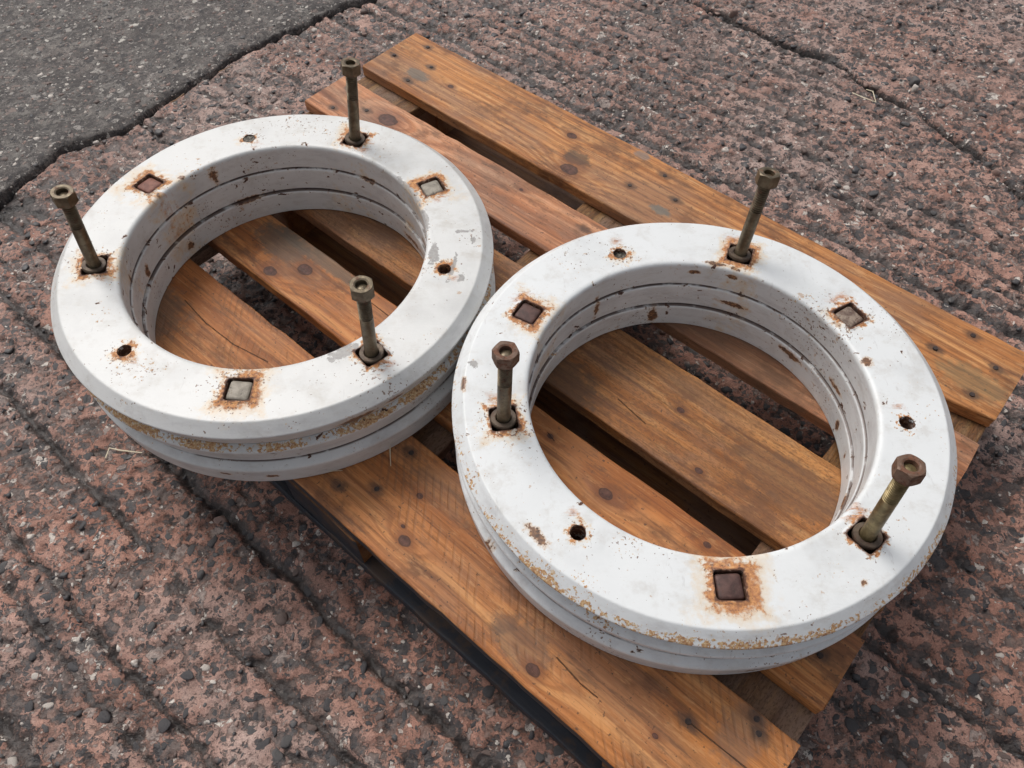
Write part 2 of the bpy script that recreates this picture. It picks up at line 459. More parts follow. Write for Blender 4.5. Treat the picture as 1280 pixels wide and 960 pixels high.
def stuff(sel, parent):
    VV, FF, MI = [], [], []; base = 0
    for k in sel:
        V, F = (SH2[k % 8] if size_px[k] > .0062 else SH1[k % 10])
        x, y, r = PT[k]; c, s_ = math.cos(rz[k]), math.sin(rz[k])
        L = V * np.array([r, r * ex[k], r * flat[k]])
        W = np.stack([L[:, 0] * c - L[:, 1] * s_ + x, L[:, 0] * s_ + L[:, 1] * c + y, L[:, 2] + hh[k] - r * flat[k] * .48], 1)
        VV.append(W); FF.append(F + base); MI.append(np.full(len(F), ci[k])); base += len(V)
    me = np_mesh("aggregate", np.concatenate(VV), np.concatenate(FF))
    for m_ in SM: me.materials.append(m_)
    me.polygons.foreach_set("material_index", np.concatenate(MI).astype(np.int32))
    o = link("aggregate", me, parent); o["kind"] = "stuff"
    return o
rest = [k for k in range(len(PT)) if k not in single]
stuff([k for k in rest if not onslab[k]], gnd)
stuff([k for k in rest if onslab[k]], slab)

# ------------------------------------------------------------------ the pallet
def wood(name, seed, tone=1.0, knots=(), patches=(), nails=(), cracks=(), freq=70, kerf=0.0, grey=0.25, hue=(1, 1, 1), fuzzy=0.0, shift=0.0):
    """board-local coordinates in metres: x along the board, y across"""
    s = NT(name)
    P = s.vm('ADD', s.coord(), (shift, 0, 0))
    x, y, z = s.sep(P)[0], s.sep(P)[1], s.sep(P)[2]
    Q = s.vm('ADD', P, (seed * 3.7, seed * 1.9, seed * .7))
    wav = s.noise(s.mapping(Q, sc=(1.0, 6, 6)), 1.5, 3, .5)
    g = s.m('ADD', s.m('MULTIPLY', s.m('ADD', y, s.m('MULTIPLY', z, .6)), freq), s.m('MULTIPLY', wav, 4.6))
    kd = None; halo = None
    for (kx, ky, kr) in knots:
        dx = s.m('SUBTRACT', x, kx); dy = s.m('SUBTRACT', y, ky)
        e = s.m('ADD', s.m('MULTIPLY', s.m('MULTIPLY', dx, dx), 1 / (kr * 6.5) ** 2), s.m('MULTIPLY', s.m('MULTIPLY', dy, dy), 1 / (kr * 2.3) ** 2))
        g = s.m('ADD', g, s.m('MULTIPLY', s.m('EXPONENT', s.m('MULTIPLY', e, -1)), 4.2 * kr / .012))
        d = s.m('SQRT', s.m('ADD', s.m('MULTIPLY', s.m('MULTIPLY', dx, dx), .55), s.m('MULTIPLY', dy, dy)))
        d = s.m('SUBTRACT', s.m('DIVIDE', d, kr), s.m('MULTIPLY', s.m('SUBTRACT', s.noise(Q, 90, 2), .5), .55))
        kd = d if kd is None else s.m('MINIMUM', kd, d)
    ring = s.noise(s.comb(s.m('MULTIPLY', x, .9), g, seed * 2.3), 1.0, 2, .6)
    line = s.m('SINE', s.m('MULTIPLY', g, 5.2))
    fib = s.noise(s.mapping(Q, sc=(9, 330, 330)), 1.0, 3, .6)
    fib2 = s.noise(s.mapping(Q, sc=(26, 620, 620)), 1.0, 2, .6)
    H = lambda c: tuple(min(.8, v * 1.12 * tone * k) for v, k in zip(c, hue))
    c = s.ramp(ring, [(.25, H((.235, .082, .026))), (.42, H((.385, .148, .047))), (.56, H((.490, .212, .074))), (.75, H((.590, .305, .125)))])
    c = s.mix(s.m('MULTIPLY', s.ss(line, .25, 1.0), .48), c, H((.235, .085, .028)))
    c = s.mix(s.ss(fib, .48, .68, 0, .50), c, H((.175, .070, .027)))
    c = s.mix(s.ss(fib2, .56, .74, 0, .34), c, H((.56, .33, .17)))
    stk = s.noise(s.mapping(s.vm('ADD', Q, (4, 4, 1)), sc=(2.6, 120, 120)), 1.0, 4, .65)
    c = s.mix(s.ss(stk, .53, .66, 0, .62), c, H((.140, .052, .022)))
    c = s.mix(s.ss(stk, .42, .32, 0, .40), c, H((.66, .36, .15)))
    # weathering: greyish, dirty clouds and damp stains
    wz = s.noise(s.mapping(Q, sc=(1, 2.0, 1)), 5.5, 4, .62)
    c = s.mix(s.m('MULTIPLY', s.ss(wz, .44, .64), grey * 1.6), c, (.200, .128, .092))
    wz2 = s.noise(s.mapping(s.vm('ADD', Q, (9, 0, 0)), sc=(1, 1.7, 1)), 9, 5, .7)
    c = s.mix(s.ss(wz2, .50, .66, 0, .72), c, (.130, .057, .028))
    c = s.mix(s.ss(s.noise(s.mapping(s.vm('ADD', Q, (2, 5, 0)), sc=(.6, 1.5, 1)), 4.0, 3, .6), .52, .74, 0, .45), c, H((.62, .260, .068)))
    speck = s.noise(s.vm('ADD', Q, (1, 2, 3)), 210, 3, .6)
    c = s.mix(s.ss(speck, .635, .70, 0, .75), c, (.055, .035, .026))
    rub = s.noise(s.mapping(Q, sc=(5, 26, 26)), 3.0, 5, .75)
    c = s.mix(s.ss(rub, .54, .66, 0, .50), c, (.095, .050, .030))
    c = s.mix(s.ss(rub, .44, .33, 0, .35), c, H((.62, .36, .17)))
    if fuzzy:
        fz = s.noise(s.mapping(Q, rot=(0, 0, .9), sc=(150, 420, 300)), 1.0, 3, .7)
        c = s.mix(s.ss(fz, .48, .62, 0, fuzzy), c, H((.15, .072, .034)))
    hk = None
    if kerf:
        kx_ = s.m('SINE', s.m('ADD', s.m('MULTIPLY', s.m('ADD', s.m('MULTIPLY', x, .87), s.m('MULTIPLY', y, .75)), 560), s.m('MULTIPLY', wav, 16)))
        km = s.m('MULTIPLY', s.ss(kx_, .1, 1.0), s.ss(s.noise(s.mapping(Q, sc=(2.2, 5, 1)), 3.0, 3, .6), .44, .60))
        c = s.mix(s.m('MULTIPLY', km, kerf), c, H((.21, .105, .052))); hk = km
    for (px, py, rx, ry, col, am) in patches:
        dx = s.m('DIVIDE', s.m('SUBTRACT', x, px), rx); dy = s.m('DIVIDE', s.m('SUBTRACT', y, py), ry)
        d = s.m('ADD', s.m('SQRT', s.m('ADD', s.m('MULTIPLY', dx, dx), s.m('MULTIPLY', dy, dy))), s.m('MULTIPLY', s.m('SUBTRACT', s.noise(Q, 75, 4, .7), .5), 1.3))
        c = s.mix(s.ss(d, 1.0, .55, 0, am), c, col)
    if kd is not None:
        c = s.mix(s.ss(kd, 3.2, .9, 0, .62), c, H((.175, .066, .030)))
        kc = s.ramp(s.noise(Q, 160, 3, .6), [(.35, (.030, .015, .015)), (.65, (.110, .050, .040))])
        c = s.mix(s.ss(kd, 1.25, .80, 0, .85), c, kc)
        c = s.mix(s.m('MULTIPLY', s.ss(kd, 1.25, 1.05), s.m('MULTIPLY', s.ss(kd, .85, 1.0), .7)), c, (.035, .018, .014))
    nd = None
    for (nx, ny) in nails:
        d = s.vm('DISTANCE', s.comb(s.m('MULTIPLY', x, .62), y, 0.0), (nx * .62, ny, 0))
        nd = d if nd is None else s.m('MINIMUM', nd, d)
    if nd is not None:
        nd = s.m('ADD', nd, s.m('MULTIPLY', s.m('SUBTRACT', s.noise(Q, 110, 3), .5), .010))
        c = s.mix(s.ss(nd, .0115, .0035, 0, .72), c, (.055, .036, .028))
    ck = None
    for pts in cracks:
        for (a, b) in zip(pts[:-1], pts[1:]):
            L = math.hypot(b[0] - a[0], b[1] - a[1]); ux, uy = (b[0] - a[0]) / L, (b[1] - a[1]) / L
            px_, py_ = s.m('SUBTRACT', x, a[0]), s.m('SUBTRACT', y, a[1])
            t = s.m('MINIMUM', s.m('MAXIMUM', s.m('ADD', s.m('MULTIPLY', px_, ux), s.m('MULTIPLY', py_, uy)), 0.0), L)
            d = s.vm('LENGTH', s.comb(s.m('SUBTRACT', px_, s.m('MULTIPLY', t, ux)), s.m('SUBTRACT', py_, s.m('MULTIPLY', t, uy)), 0.0))
            ck = d if ck is None else s.m('MINIMUM', ck, d)
    if ck is not None:
        ck = s.m('ADD', ck, s.m('MULTIPLY', s.m('SUBTRACT', s.noise(Q, 160, 3), .5), .0018))
        cm = s.ss(ck, .0010, .0003)
        c = s.mix(s.m('MULTIPLY', cm, .75), c, (.05, .026, .016))
    h = s.m('ADD', s.m('MULTIPLY', fib, 1.0), s.m('ADD', s.m('MULTIPLY', line, .22), s.m('MULTIPLY', s.noise(Q, 55, 3), .8)))
    if hk is not None: h = s.m('SUBTRACT', h, s.m('MULTIPLY', hk, .5))
    if ck is not None: h = s.m('SUBTRACT', h, s.m('MULTIPLY', cm, 3.0))
    return s.done(c, s.m('ADD', .52, s.m('MULTIPLY', fib, .2)), normal=s.bump(h, .85, .0014), spec=.35)

def dark_side():  # blue-black wood for the near-side faces of the pallet
    s = NT("blue_black_wood"); P = s.coord()
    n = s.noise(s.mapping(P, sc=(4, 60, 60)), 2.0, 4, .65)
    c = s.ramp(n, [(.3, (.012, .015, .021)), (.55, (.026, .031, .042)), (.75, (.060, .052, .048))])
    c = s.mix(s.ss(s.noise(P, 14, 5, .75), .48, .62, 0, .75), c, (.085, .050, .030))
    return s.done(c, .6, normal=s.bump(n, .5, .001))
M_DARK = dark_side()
M_ROUGH = wood("rough_sawn_wood", 9, .50, freq=60, grey=.6, hue=(.86, .98, 1.0), fuzzy=.7)
M_BLOCK = wood("block_wood", 5, .50, freq=50, grey=.5)

def board(name, L, W, T, parent, loc, mat, seed, rz=0.0, dark=None, nseg=48, wob=.0011, bev=.0024, end_chip=()):
    """sawn board with slightly wandering arrises; local x = length"""
    r = np.random.default_rng(seed)
    hw, ht = W / 2, T / 2; b = bev
    sec = [(-hw, -ht + b), (-hw + b, -ht), (hw - b, -ht), (hw, -ht + b), (hw, ht - b), (hw - b * .35, ht - b * .35), (hw - b, ht), (0, ht), (-hw + b, ht), (-hw + b * .35, ht - b * .35), (-hw, ht - b)]
    bm = bmesh.new(); rows = []
    xs = [-L / 2, -L / 2 + b * .5] + list(np.linspace(-L / 2 + .004, L / 2 - .004, nseg)) + [L / 2 - b * .5, L / 2]
    ph = r.uniform(0, 6, 6); n1 = r.normal(0, 1, len(xs)); n2 = r.normal(0, 1, len(xs)); n3 = r.normal(0, 1, len(xs))
    bow = r.uniform(-.0012, .0012)
    for i, x in enumerate(xs):
        end = i in (0, len(xs) - 1)
        row = []
        ly = wob * (.8 * math.sin(x * 7 + ph[0]) + .5 * n1[i]); ry = wob * (.8 * math.sin(x * 6 + ph[1]) + .5 * n2[i])
        dz = wob * .5 * math.sin(x * 5 + ph[2]) + bow * (1 - (2 * x / L) ** 2)
        for (yy, zz) in sec:
            q_ = .985 if end else 1.0
            y2 = yy * q_ + (ly if yy < 0 else ry if yy > 0 else 0)
            xx = x + (r.normal(0, .0006) if end else 0)
            for (cx_, cy_, cr_, dep) in end_chip:
                d = math.hypot(x - cx_, yy - cy_)
                if d < cr_: y2 += (-1 if yy > 0 else 1) * dep * (1 - d / cr_)
            row.append(bm.verts.new((xx, y2, zz * (q_ if end else 1) + dz + n3[i] * wob * .15)))
        rows.append(row)
    k = len(sec)
    for a, c_ in zip(rows[:-1], rows[1:]):
        for j in range(k):
            f = bm.faces.new((a[j], c_[j], c_[(j + 1) % k], a[(j + 1) % k]))
            if dark is not None and j in dark: f.material_index = 1
    bm.faces.new(rows[0]); bm.faces.new(rows[-1][::-1])
    bmesh.ops.recalc_face_normals(bm, faces=bm.faces)
    me = mesh_from_bm(name, bm, 28)
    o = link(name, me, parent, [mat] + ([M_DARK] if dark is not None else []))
    o.location = loc; o.rotation_euler = (0, 0, rz)
    return o

UC, NC = (-1.068 + .1373) / 2, (.1572 + .9552) / 2 - .0
HALF = (.1373 + 1.068) / 2
pc = UU * UC + NN * NC
pallet = empty("pallet", (pc[0], pc[1], 0), TH)
tag(pallet, "orange-brown wooden pallet lying on the red concrete under the two white wheel weights", "pallet")
PW = (.9552 - .1572)
DECK = .144

def L2(u, n, nc): return (u - UC, n - nc)

boards = {'E': (.1572, .2990), 'D': (.3425, .4402), 'C': (.480, .6187), 'B': (.6675, .7675), 'A': (.8087, .9552)}
NC_ = {k: (a + b) / 2 for k, (a, b) in boards.items()}
def loc_list(k, pts): return [L2(u, n, NC_[k]) for u, n in pts]
nails = {
 'A': [(-1.016, .933), (-.966, .891), (-.97, .833), (-1.046, .872), (-.462, .927), (-.492, .87), (-.416, .89), (.059, .935), (.028, .878), (.105, .9), (.098, .836)],
 'B': [(-1.014, .688), (-.963, .722), (-.488, .742), (-.44, .70), (.07, .70), (.09, .74)],
 'C': [(-1.02, .52), (-.98, .58), (-.49, .52), (-.44, .58), (.06, .52), (.09, .58)],
 'D': [(-1.02, .37), (-.98, .41), (-.49, .37), (-.43, .41), (.108, .393), (.06, .42)],
 'E': [(-1.0, .19), (-1.02, .26), (-.445, .188), (-.405, .216), (-.409, .280), (.036, .242), (.098, .280), (.089, .291)]}
knots = {
 'A': [(-.642, .907, .0062), (-.592, .836, .0105), (-.898, .872, .004)],
 'B': [(-.915, .728, .0125), (-.62, .745, .0026), (-.25, .70, .006)],
 'C': [(-.187, .56, .0036), (-.119, .499, .0036), (-.80, .55, .008)],
 'D': [(-.791, .362, .0075), (-.753, .398, .0085), (-.187, .396, .0062), (-.056, .421, .0034), (-.291, .415, .003)],
 'E': [(-.358, .244, .0032), (-.330, .190, .0056), (-.119, .176, .0058), (.018, .208, .0022), (-.345, .202, .002)]}
GRN = (.135, .125, .105)
patches = {
 'A': [(-.97, .858, .035, .017, GRN, .75), (-.421, .854, .022, .012, (.13, .14, .125), .75), (-.600, .866, .032, .020, (.060, .045, .035), .75), (-.40, .80, .14, .02, (.20, .12, .07), .4),
       (.09, .86, .06, .03, (.15, .14, .08), .45), (-.52, .945, .02, .012, (.20, .17, .15), .7)],
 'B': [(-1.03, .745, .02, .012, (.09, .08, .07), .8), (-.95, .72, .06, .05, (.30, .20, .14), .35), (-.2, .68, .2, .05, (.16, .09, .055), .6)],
 'C': [(-.335, .49, .07, .05, (.10, .062, .040), .65), (-.02, .56, .10, .045, (.13, .07, .04), .55), (-.20, .60, .10, .02, (.16, .08, .04), .45), (-.75, .55, .1, .05, (.14, .075, .045), .55)],  # first and last: shade under the ring walls, painted onto the board
 'D': [(-.75, .43, .13, .018, (.12, .095, .07), .75), (-.82, .41, .07, .035, (.105, .082, .062), .75), (-.76, .395, .07, .035, (.18, .10, .065), .45)],  # first two paint in the shade at the upper left inside the ring
 'E': [(-.88, .20, .10, .06, (.165, .105, .070), .7), (-.15, .19, .05, .03, (.12, .085, .065), .55), (.085, .27, .03, .05, (.20, .125, .085), .5), (-.33, .27, .08, .03, (.17, .10, .065), .4)]}  # first one is painted shade beside the left ring's inner wall
cracks = {
 'A': [[(-.35, .825), (-.22, .822)]],
 'B': [[(-.86, .70), (-.72, .695)]],
 'C': [[(-.26, .52), (-.21, .512)]],
 'D': [[(-.297, .417), (-.283, .413)], [(-.66, .42), (-.55, .416)]],
 'E': [[(-.838, .244), (-.78, .238), (-.72, .240), (-.66, .252)], [(-.108, .203), (-.072, .1985), (-.050, .199)], [(.036, .242), (.085, .243), (.137, .244)]]}
spec = {'A': dict(seed=1, tone=1.0, freq=88, grey=.30, hue=(1.0, 1.02, 1.0)), 'B': dict(seed=2, tone=.95, freq=46, grey=.35, hue=(1.02, 1.02, 1.35)),
        'C': dict(seed=3, tone=.74, freq=60, grey=.35, fuzzy=.55, hue=(1.02, 1.0, .9)), 'D': dict(seed=4, tone=.85, freq=52, grey=.20, hue=(1.06, .95, .82)),
        'E': dict(seed=6, tone=.92, freq=58, grey=.22, kerf=.45, hue=(1.03, .97, .9))}
nail_bm = bmesh.new()
bmesh.ops.create_cone(nail_bm, cap_ends=True, segments=12, radius1=.0040, radius2=.0034, depth=.0035)
nail_me = mesh_from_bm("nail", nail_bm, 40)
s_ = NT("rusty_nail"); nail_me.materials.append(s_.done(s_.ramp(s_.noise(s_.coord(), 300, 3), [(.35, (.018, .012, .011)), (.7, (.06, .034, .026))]), .7))
for k, (a, b) in boards.items():
    nl = loc_list(k, nails[k])
    mat = wood("deck_wood_" + k.lower(), knots=[(*L2(u, n, NC_[k]), r) for u, n, r in knots[k]],
               patches=[(*L2(u, n, NC_[k]), rx, ry, c, am) for u, n, rx, ry, c, am in patches[k]], nails=nl,
               cracks=[loc_list(k, c) for c in cracks[k]], shift={'E': .017}.get(k, 0.0), **spec[k])
    cutl = {'A': .0, 'B': .0, 'C': .004, 'D': .002, 'E': .034}[k]
    o = board("deck_board", HALF * 2 - cutl, b - a, .022, pallet, (cutl / 2, NC_[k] - NC, DECK - .011), mat, ord(k),
              dark=(10, 0) if k == 'E' else None, end_chip=([(HALF, -.07, .06, .010)] if k == 'A' else ()))
    for (nx, ny) in nl:
        nn = bpy.data.objects.new("nail", nail_me); COL.objects.link(nn); nn.parent = o
        nn.location = (nx - cutl / 2, ny, .0105 + random.uniform(-.0006, .0004)); nn.rotation_euler = (random.uniform(-.12, .12), random.uniform(-.12, .12), random.uniform(0, 3))
for i, cx in enumerate((-HALF + .0735, 0.0, HALF - .0735)):
    board("cross_board", PW - .004, .145, .0218, pallet, (cx, 0, DECK - .0333), M_ROUGH, 40 + i, rz=math.pi / 2, nseg=30)
    for j, (ny, wd) in enumerate(((-PW / 2 + .052, .1), (0, .145), (PW / 2 - .052, .1))):
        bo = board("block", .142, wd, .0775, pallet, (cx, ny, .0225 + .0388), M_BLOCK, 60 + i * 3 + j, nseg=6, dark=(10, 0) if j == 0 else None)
for j, (ny, wd) in enumerate(((-PW / 2 + .0505, .1), (0, .145), (PW / 2 - .0505, .1))):
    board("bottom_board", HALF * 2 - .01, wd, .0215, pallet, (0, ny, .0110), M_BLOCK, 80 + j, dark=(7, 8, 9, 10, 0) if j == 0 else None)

# ------------------------------------------------------------------ the wheel weights
PLATE = .0407
RO, RI, RF, RP = .2888, .1988, .2742, .2302
A0 = 69.5
TOP = PLATE * 3
def ring_mat(name, seed, ledge, edge, tint, streak, scars):
    s = NT(name)
    P = s.coord(); X, Y, Z = s.sep(P)[0], s.sep(P)[1], s.sep(P)[2]
    Q = s.vm('ADD', P, (seed * 5.1, seed * 2.3, seed * .37))
    r = s.m('SQRT', s.m('ADD', s.m('MULTIPLY', X, X), s.m('MULTIPLY', Y, Y)))
    topm = s.ss(Z, TOP - .006, TOP - .001)
    white = s.ramp(s.noise(Q, 9, 5, .62), [(.28, tuple(v * .84 for v in tint)), (.48, tint), (.75, tuple(min(.86, v * 1.05) for v in tint))])
    grime = s.noise(s.mapping(Q, sc=(1, 1, 2.5)), 34, 5, .68)
    c = s.mix(s.ss(grime, .50, .70, 0, .42), white, (.50, .47, .43))
    smear = s.noise(s.mapping(Q, sc=(1, 1.6, 1)), 15, 5, .7)
    c = s.mix(s.ss(smear, .54, .70, 0, .50 if seed == 1 else .28), c, (.47, .445, .40))
    side = s.m('SUBTRACT', 1.0, topm)
    c = s.mix(s.m('MULTIPLY', side, s.ss(s.noise(s.mapping(Q, sc=(1, 1, 3)), 22, 5, .7), .46, .70, 0, .42)), c, (.43, .415, .415))
    scuff = s.noise(s.mapping(Q, rot=(0, 0, .6), sc=(40, 8, 8)), 3.0, 4, .7)
    c = s.mix(s.ss(scuff, .63, .72, 0, .35), c, (.45, .44, .43))
    # --- the nine openings: fold the ring into 40 degree sectors
    def sect(vec):
        xx, yy = s.sep(vec)[0], s.sep(vec)[1]
        rr = s.m('SQRT', s.m('ADD', s.m('MULTIPLY', xx, xx), s.m('MULTIPLY', yy, yy)))
        t = s.m('DIVIDE', s.m('SUBTRACT', s.m('ARCTAN2', yy, xx), RAD(A0)), RAD(40))
        i = s.m('ROUND', t)
        tg = s.m('MULTIPLY', s.m('MULTIPLY', s.m('SUBTRACT', t, i), RAD(40)), rr)
        rd = s.m('SUBTRACT', rr, RP)
        hole = s.m('COMPARE', s.m('FLOORED_MODULO', i, 3.0), 1.0, .1)
        dsq = s.m('SUBTRACT', s.m('MAXIMUM', s.m('ABSOLUTE', tg), s.m('ABSOLUTE', rd)), .0150)
        drd = s.m('SUBTRACT', s.m('SQRT', s.m('ADD', s.m('MULTIPLY', tg, tg), s.m('MULTIPLY', rd, rd))), .0082)
        d = s.m('ADD', s.m('MULTIPLY', dsq, s.m('SUBTRACT', 1.0, hole)), s.m('MULTIPLY', drd, hole))
        rnd = s.noise(s.comb(s.m('MULTIPLY', i, 3.17), seed * 1.0, 0.0), 1.0, 0)
        return d, hole, rnd
    d, hole, rnd = sect(P)
    n1 = s.m('SUBTRACT', s.noise(Q, 130, 4, .7), .5); n2 = s.m('SUBTRACT', s.noise(Q, 52, 4, .65), .5)
    amt = s.m('MULTIPLY', s.m('SUBTRACT', 1.0, s.m('MULTIPLY', hole, .55)), s.m('ADD', .22, s.m('MULTIPLY', s.m('MULTIPLY', s.ss(rnd, .30, .68), s.ss(s.noise(Q, 19, 3, .6), .36, .62, .25, 1.9)), 1.25)))
    d1 = s.m('SUBTRACT', d, s.m('MULTIPLY', s.m('ADD', s.m('MULTIPLY', n1, .034), s.m('MULTIPLY', n2, .030)), 1.0))
    cream = s.m('MULTIPLY', s.ss(d1, s.m('MULTIPLY', amt, .017), s.m('MULTIPLY', amt, .003)), .62)
    c = s.mix(cream, c, (.66, .47, .25))
    org = s.ss(d1, s.m('MULTIPLY', amt, .0075), s.m('MULTIPLY', amt, .0030))
    # rust washed towards one side of each pocket
    d2, _, rnd2 = sect(s.vm('SUBTRACT', P, streak))
    stn = s.noise(s.mapping(Q, rot=(0, 0, math.atan2(streak[1], streak[0])), sc=(14, 70, 1)), 2.0, 4, .7)
    wash = s.m('MULTIPLY', s.m('MULTIPLY', s.ss(s.m('SUBTRACT', d2, s.m('MULTIPLY', n1, .03)), .003, -.012), s.ss(stn, .44, .53)), .95)
    org = s.m('MULTIPLY', s.m('MAXIMUM', org, wash), .88)
    rust = s.ramp(s.noise(Q, 210, 4, .7), [(.28, (.13, .045, .018)), (.44, (.36, .120, .030)), (.60, (.56, .235, .065)), (.76, (.68, .42, .19))])
    # --- bands of speckled rust
    na = s.noise(s.mapping(Q, sc=(1, 1, 1)), 210, 3, .7); nb = s.noise(Q, 16, 3, .6)
    band = None
    for (z0, zw, r0, ang0, angw, am) in ledge + edge:
        a = s.m('ARCTAN2', Y, X)
        da = s.m('ABSOLUTE', s.m('WRAP', s.m('SUBTRACT', a, RAD(ang0)), math.pi, -math.pi))
        b_ = s.m('MULTIPLY', s.m('MULTIPLY', s.ss(s.m('ABSOLUTE', s.m('SUBTRACT', Z, z0)), zw, zw * .25), s.m('GREATER_THAN', r, r0)), s.ss(da, RAD(angw), RAD(angw * .55)))
        b_ = s.ss(s.m('ADD', s.m('MULTIPLY', b_, am), s.m('ADD', s.m('MULTIPLY', s.m('SUBTRACT', na, .5), 2.6), s.m('MULTIPLY', s.m('SUBTRACT', nb, .5), 1.9))), .56, .74)
        band = b_ if band is None else s.m('MAXIMUM', band, b_)
    c = s.mix(s.m('MULTIPLY', band, .92), c, s.ramp(s.noise(Q, 330, 3, .7), [(.3, (.22, .085, .026)), (.47, (.46, .225, .075)), (.60, (.62, .44, .22)), (.74, (.68, .62, .50))]))
    # --- sprinkled pin-point rust
    dens = s.m('ADD', s.ss(s.noise(Q, 8, 3, .6), .47, .70), s.ss(d, .020, .003, 0, .80))
    pins = s.ss(s.m('ADD', s.noise(s.vm('ADD', Q, (7, 1, 2)), 260, 2, .55), s.m('MULTIPLY', dens, .115)), .725, .755)
    pins2 = s.ss(s.m('ADD', s.noise(s.vm('ADD', Q, (2, 9, 4)), 85, 3, .6), s.m('MULTIPLY', dens, .075)), .71, .74)
    c = s.mix(s.m('MULTIPLY', pins2, .55), c, (.42, .23, .095))
    c = s.mix(org, c, rust)
    c = s.mix(s.m('MULTIPLY', pins, .85), c, (.16, .085, .05))
    # --- paint chips down to brown iron, chiefly on the bore and on the arrises
    inner = s.ss(r, RI + .014, RI + .005)
    ang = s.m('ARCTAN2', Y, X)
    for (kind, a0, v0, wa, wv) in scars:        # kind 'wall': angle, height; kind 'face': angle, radius (metres, half sizes)
        da = s.m('MULTIPLY', s.m('WRAP', s.m('SUBTRACT', ang, RAD(a0)), math.pi, -math.pi), r)
        onw = s.m('SUBTRACT', 1.0, topm) if kind[0] == 'w' else topm
        e1 = s.m('DIVIDE', da, wa); e2 = s.m('DIVIDE', s.m('SUBTRACT', Z if kind[0] == 'w' else r, v0), wv)
        dd_ = s.m('SQRT', s.m('ADD', s.m('MULTIPLY', e1, e1), s.m('MULTIPLY', e2, e2)))
        dd_ = s.m('ADD', dd_, s.m('MULTIPLY', s.m('ADD', n1, n2), 2.6))
        if kind == 'wall': onw = s.m('MULTIPLY', onw, inner)
        if kind == 'wout': onw = s.m('MULTIPLY', onw, s.m('GREATER_THAN', r, RI + .03))
        mk = s.m('MULTIPLY', s.ss(dd_, 1.0, .75), onw)
        hk_ = s.m('MULTIPLY', s.ss(dd_, 1.5, .8), onw)
        if kind == 'fgry':
            c = s.mix(s.m('MULTIPLY', mk, .85), c, s.mix(s.noise(Q, 240, 3), (.14, .13, .125), (.40, .38, .36)))
        else:
            c = s.mix(s.m('MULTIPLY', hk_, .6), c, (.52, .30, .12))
            c = s.mix(s.m('MULTIPLY', mk, .92), c, s.ramp(s.noise(Q, 260, 3), [(.35, (.055, .026, .018)), (.55, (.19, .080, .034)), (.72, (.40, .22, .09))]))
    seam = None
    for z0 in (PLATE, PLATE * 2):
        q_ = s.ss(s.m('ABSOLUTE', s.m('SUBTRACT', Z, z0)), .0075, .001)
        seam = q_ if seam is None else s.m('MAXIMUM', seam, q_)
    seamline = None
    for z0 in (PLATE, PLATE * 2):
        q_ = s.ss(s.m('ABSOLUTE', s.m('SUBTRACT', Z, z0)), .0020, .0008)
        seamline = q_ if seamline is None else s.m('MAXIMUM', seamline, q_)
    chip_n = s.noise(s.mapping(Q, sc=(1, 1, 1.35)), 62, 4, .62, .4)
    thr = s.m('ADD', chip_n, s.m('ADD', s.m('MULTIPLY', inner, .045), s.m('MULTIPLY', s.m('MULTIPLY', seam, side), .060)))
    chips = s.ss(thr, .712, .728)
    halo = s.ss(thr, .684, .724)
    c = s.mix(s.m('MULTIPLY', halo, .5), c, (.45, .27, .12))
    c = s.mix(chips, c, s.ramp(s.noise(Q, 300, 3), [(.35, (.045, .022, .018)), (.65, (.12, .055, .036))]))
    c = s.mix(s.m('MULTIPLY', s.m('MULTIPLY', seamline, side), s.ss(s.noise(Q, 35, 3, .6), .36, .50, .25, .9)), c, (.075, .040, .028))
    # --- iron in the pockets
    dk = s.ss(s.m('SUBTRACT', d, s.m('MULTIPLY', n1, .0075)), s.m('ADD', .0030, s.m('MULTIPLY', hole, -.0022)), .0008)
    c = s.mix(s.m('MULTIPLY', dk, .92), c, s.ramp(s.noise(Q, 240, 3), [(.3, (.045, .022, .018)), (.55, (.13, .055, .034)), (.72, (.40, .30, .22))]))
    c = s.mix(s.m('MULTIPLY', s.ss(d, .0004, -.0004), .9), c, (.045, .026, .020))
    hgt = s.m('ADD', s.m('MULTIPLY', s.noise(Q, 30, 3, .5), .45), s.m('MULTIPLY', s.noise(Q, 190, 4, .65), .28))
    brush = s.noise(s.mapping(Q, rot=(0, 0, .5), sc=(18, 300, 30)), 1.0, 3, .6)
    hgt = s.m('ADD', hgt, s.m('MULTIPLY', brush, .16))
    hgt = s.m('SUBTRACT', hgt, s.m('MULTIPLY', chips, .45))
    hgt = s.m('ADD', hgt, s.m('MULTIPLY', s.m('MULTIPLY', s.m('MAXIMUM', org, band), s.noise(Q, 400, 2)), .35))
    rusty = s.m('MAXIMUM', s.m('MAXIMUM', org, band), chips)
    return s.done(c, s.m('ADD', .42, s.m('MULTIPLY', rusty, .38)), normal=s.bump(hgt, .40, .0018), spec=.45)

def lathe(bm, prof, seg=192, wob=0.0, seed=0):
    r = np.random.default_rng(seed); ph = r.uniform(0, 6.28, 4)
    rows = []
    for (R, z) in prof:
        row = []
        for k in range(seg):
            a = 2 * math.pi * k / seg
            w = wob * (math.sin(3 * a + ph[0]) * .5 + math.sin(7 * a + ph[1]) * .3 + math.sin(19 * a + ph[2]) * .2)
            row.append(bm.verts.new(((R + w) * math.cos(a), (R + w) * math.sin(a), z + w * .5)))
        rows.append(row)
    n = len(prof)
    for i in range(n):
        A, B = rows[i], rows[(i + 1) % n]
        for k in range(seg):
            bm.faces.new((A[k], A[(k + 1) % seg], B[(k + 1) % seg], B[k]))
    bmesh.ops.recalc_face_normals(bm, faces=bm.faces)

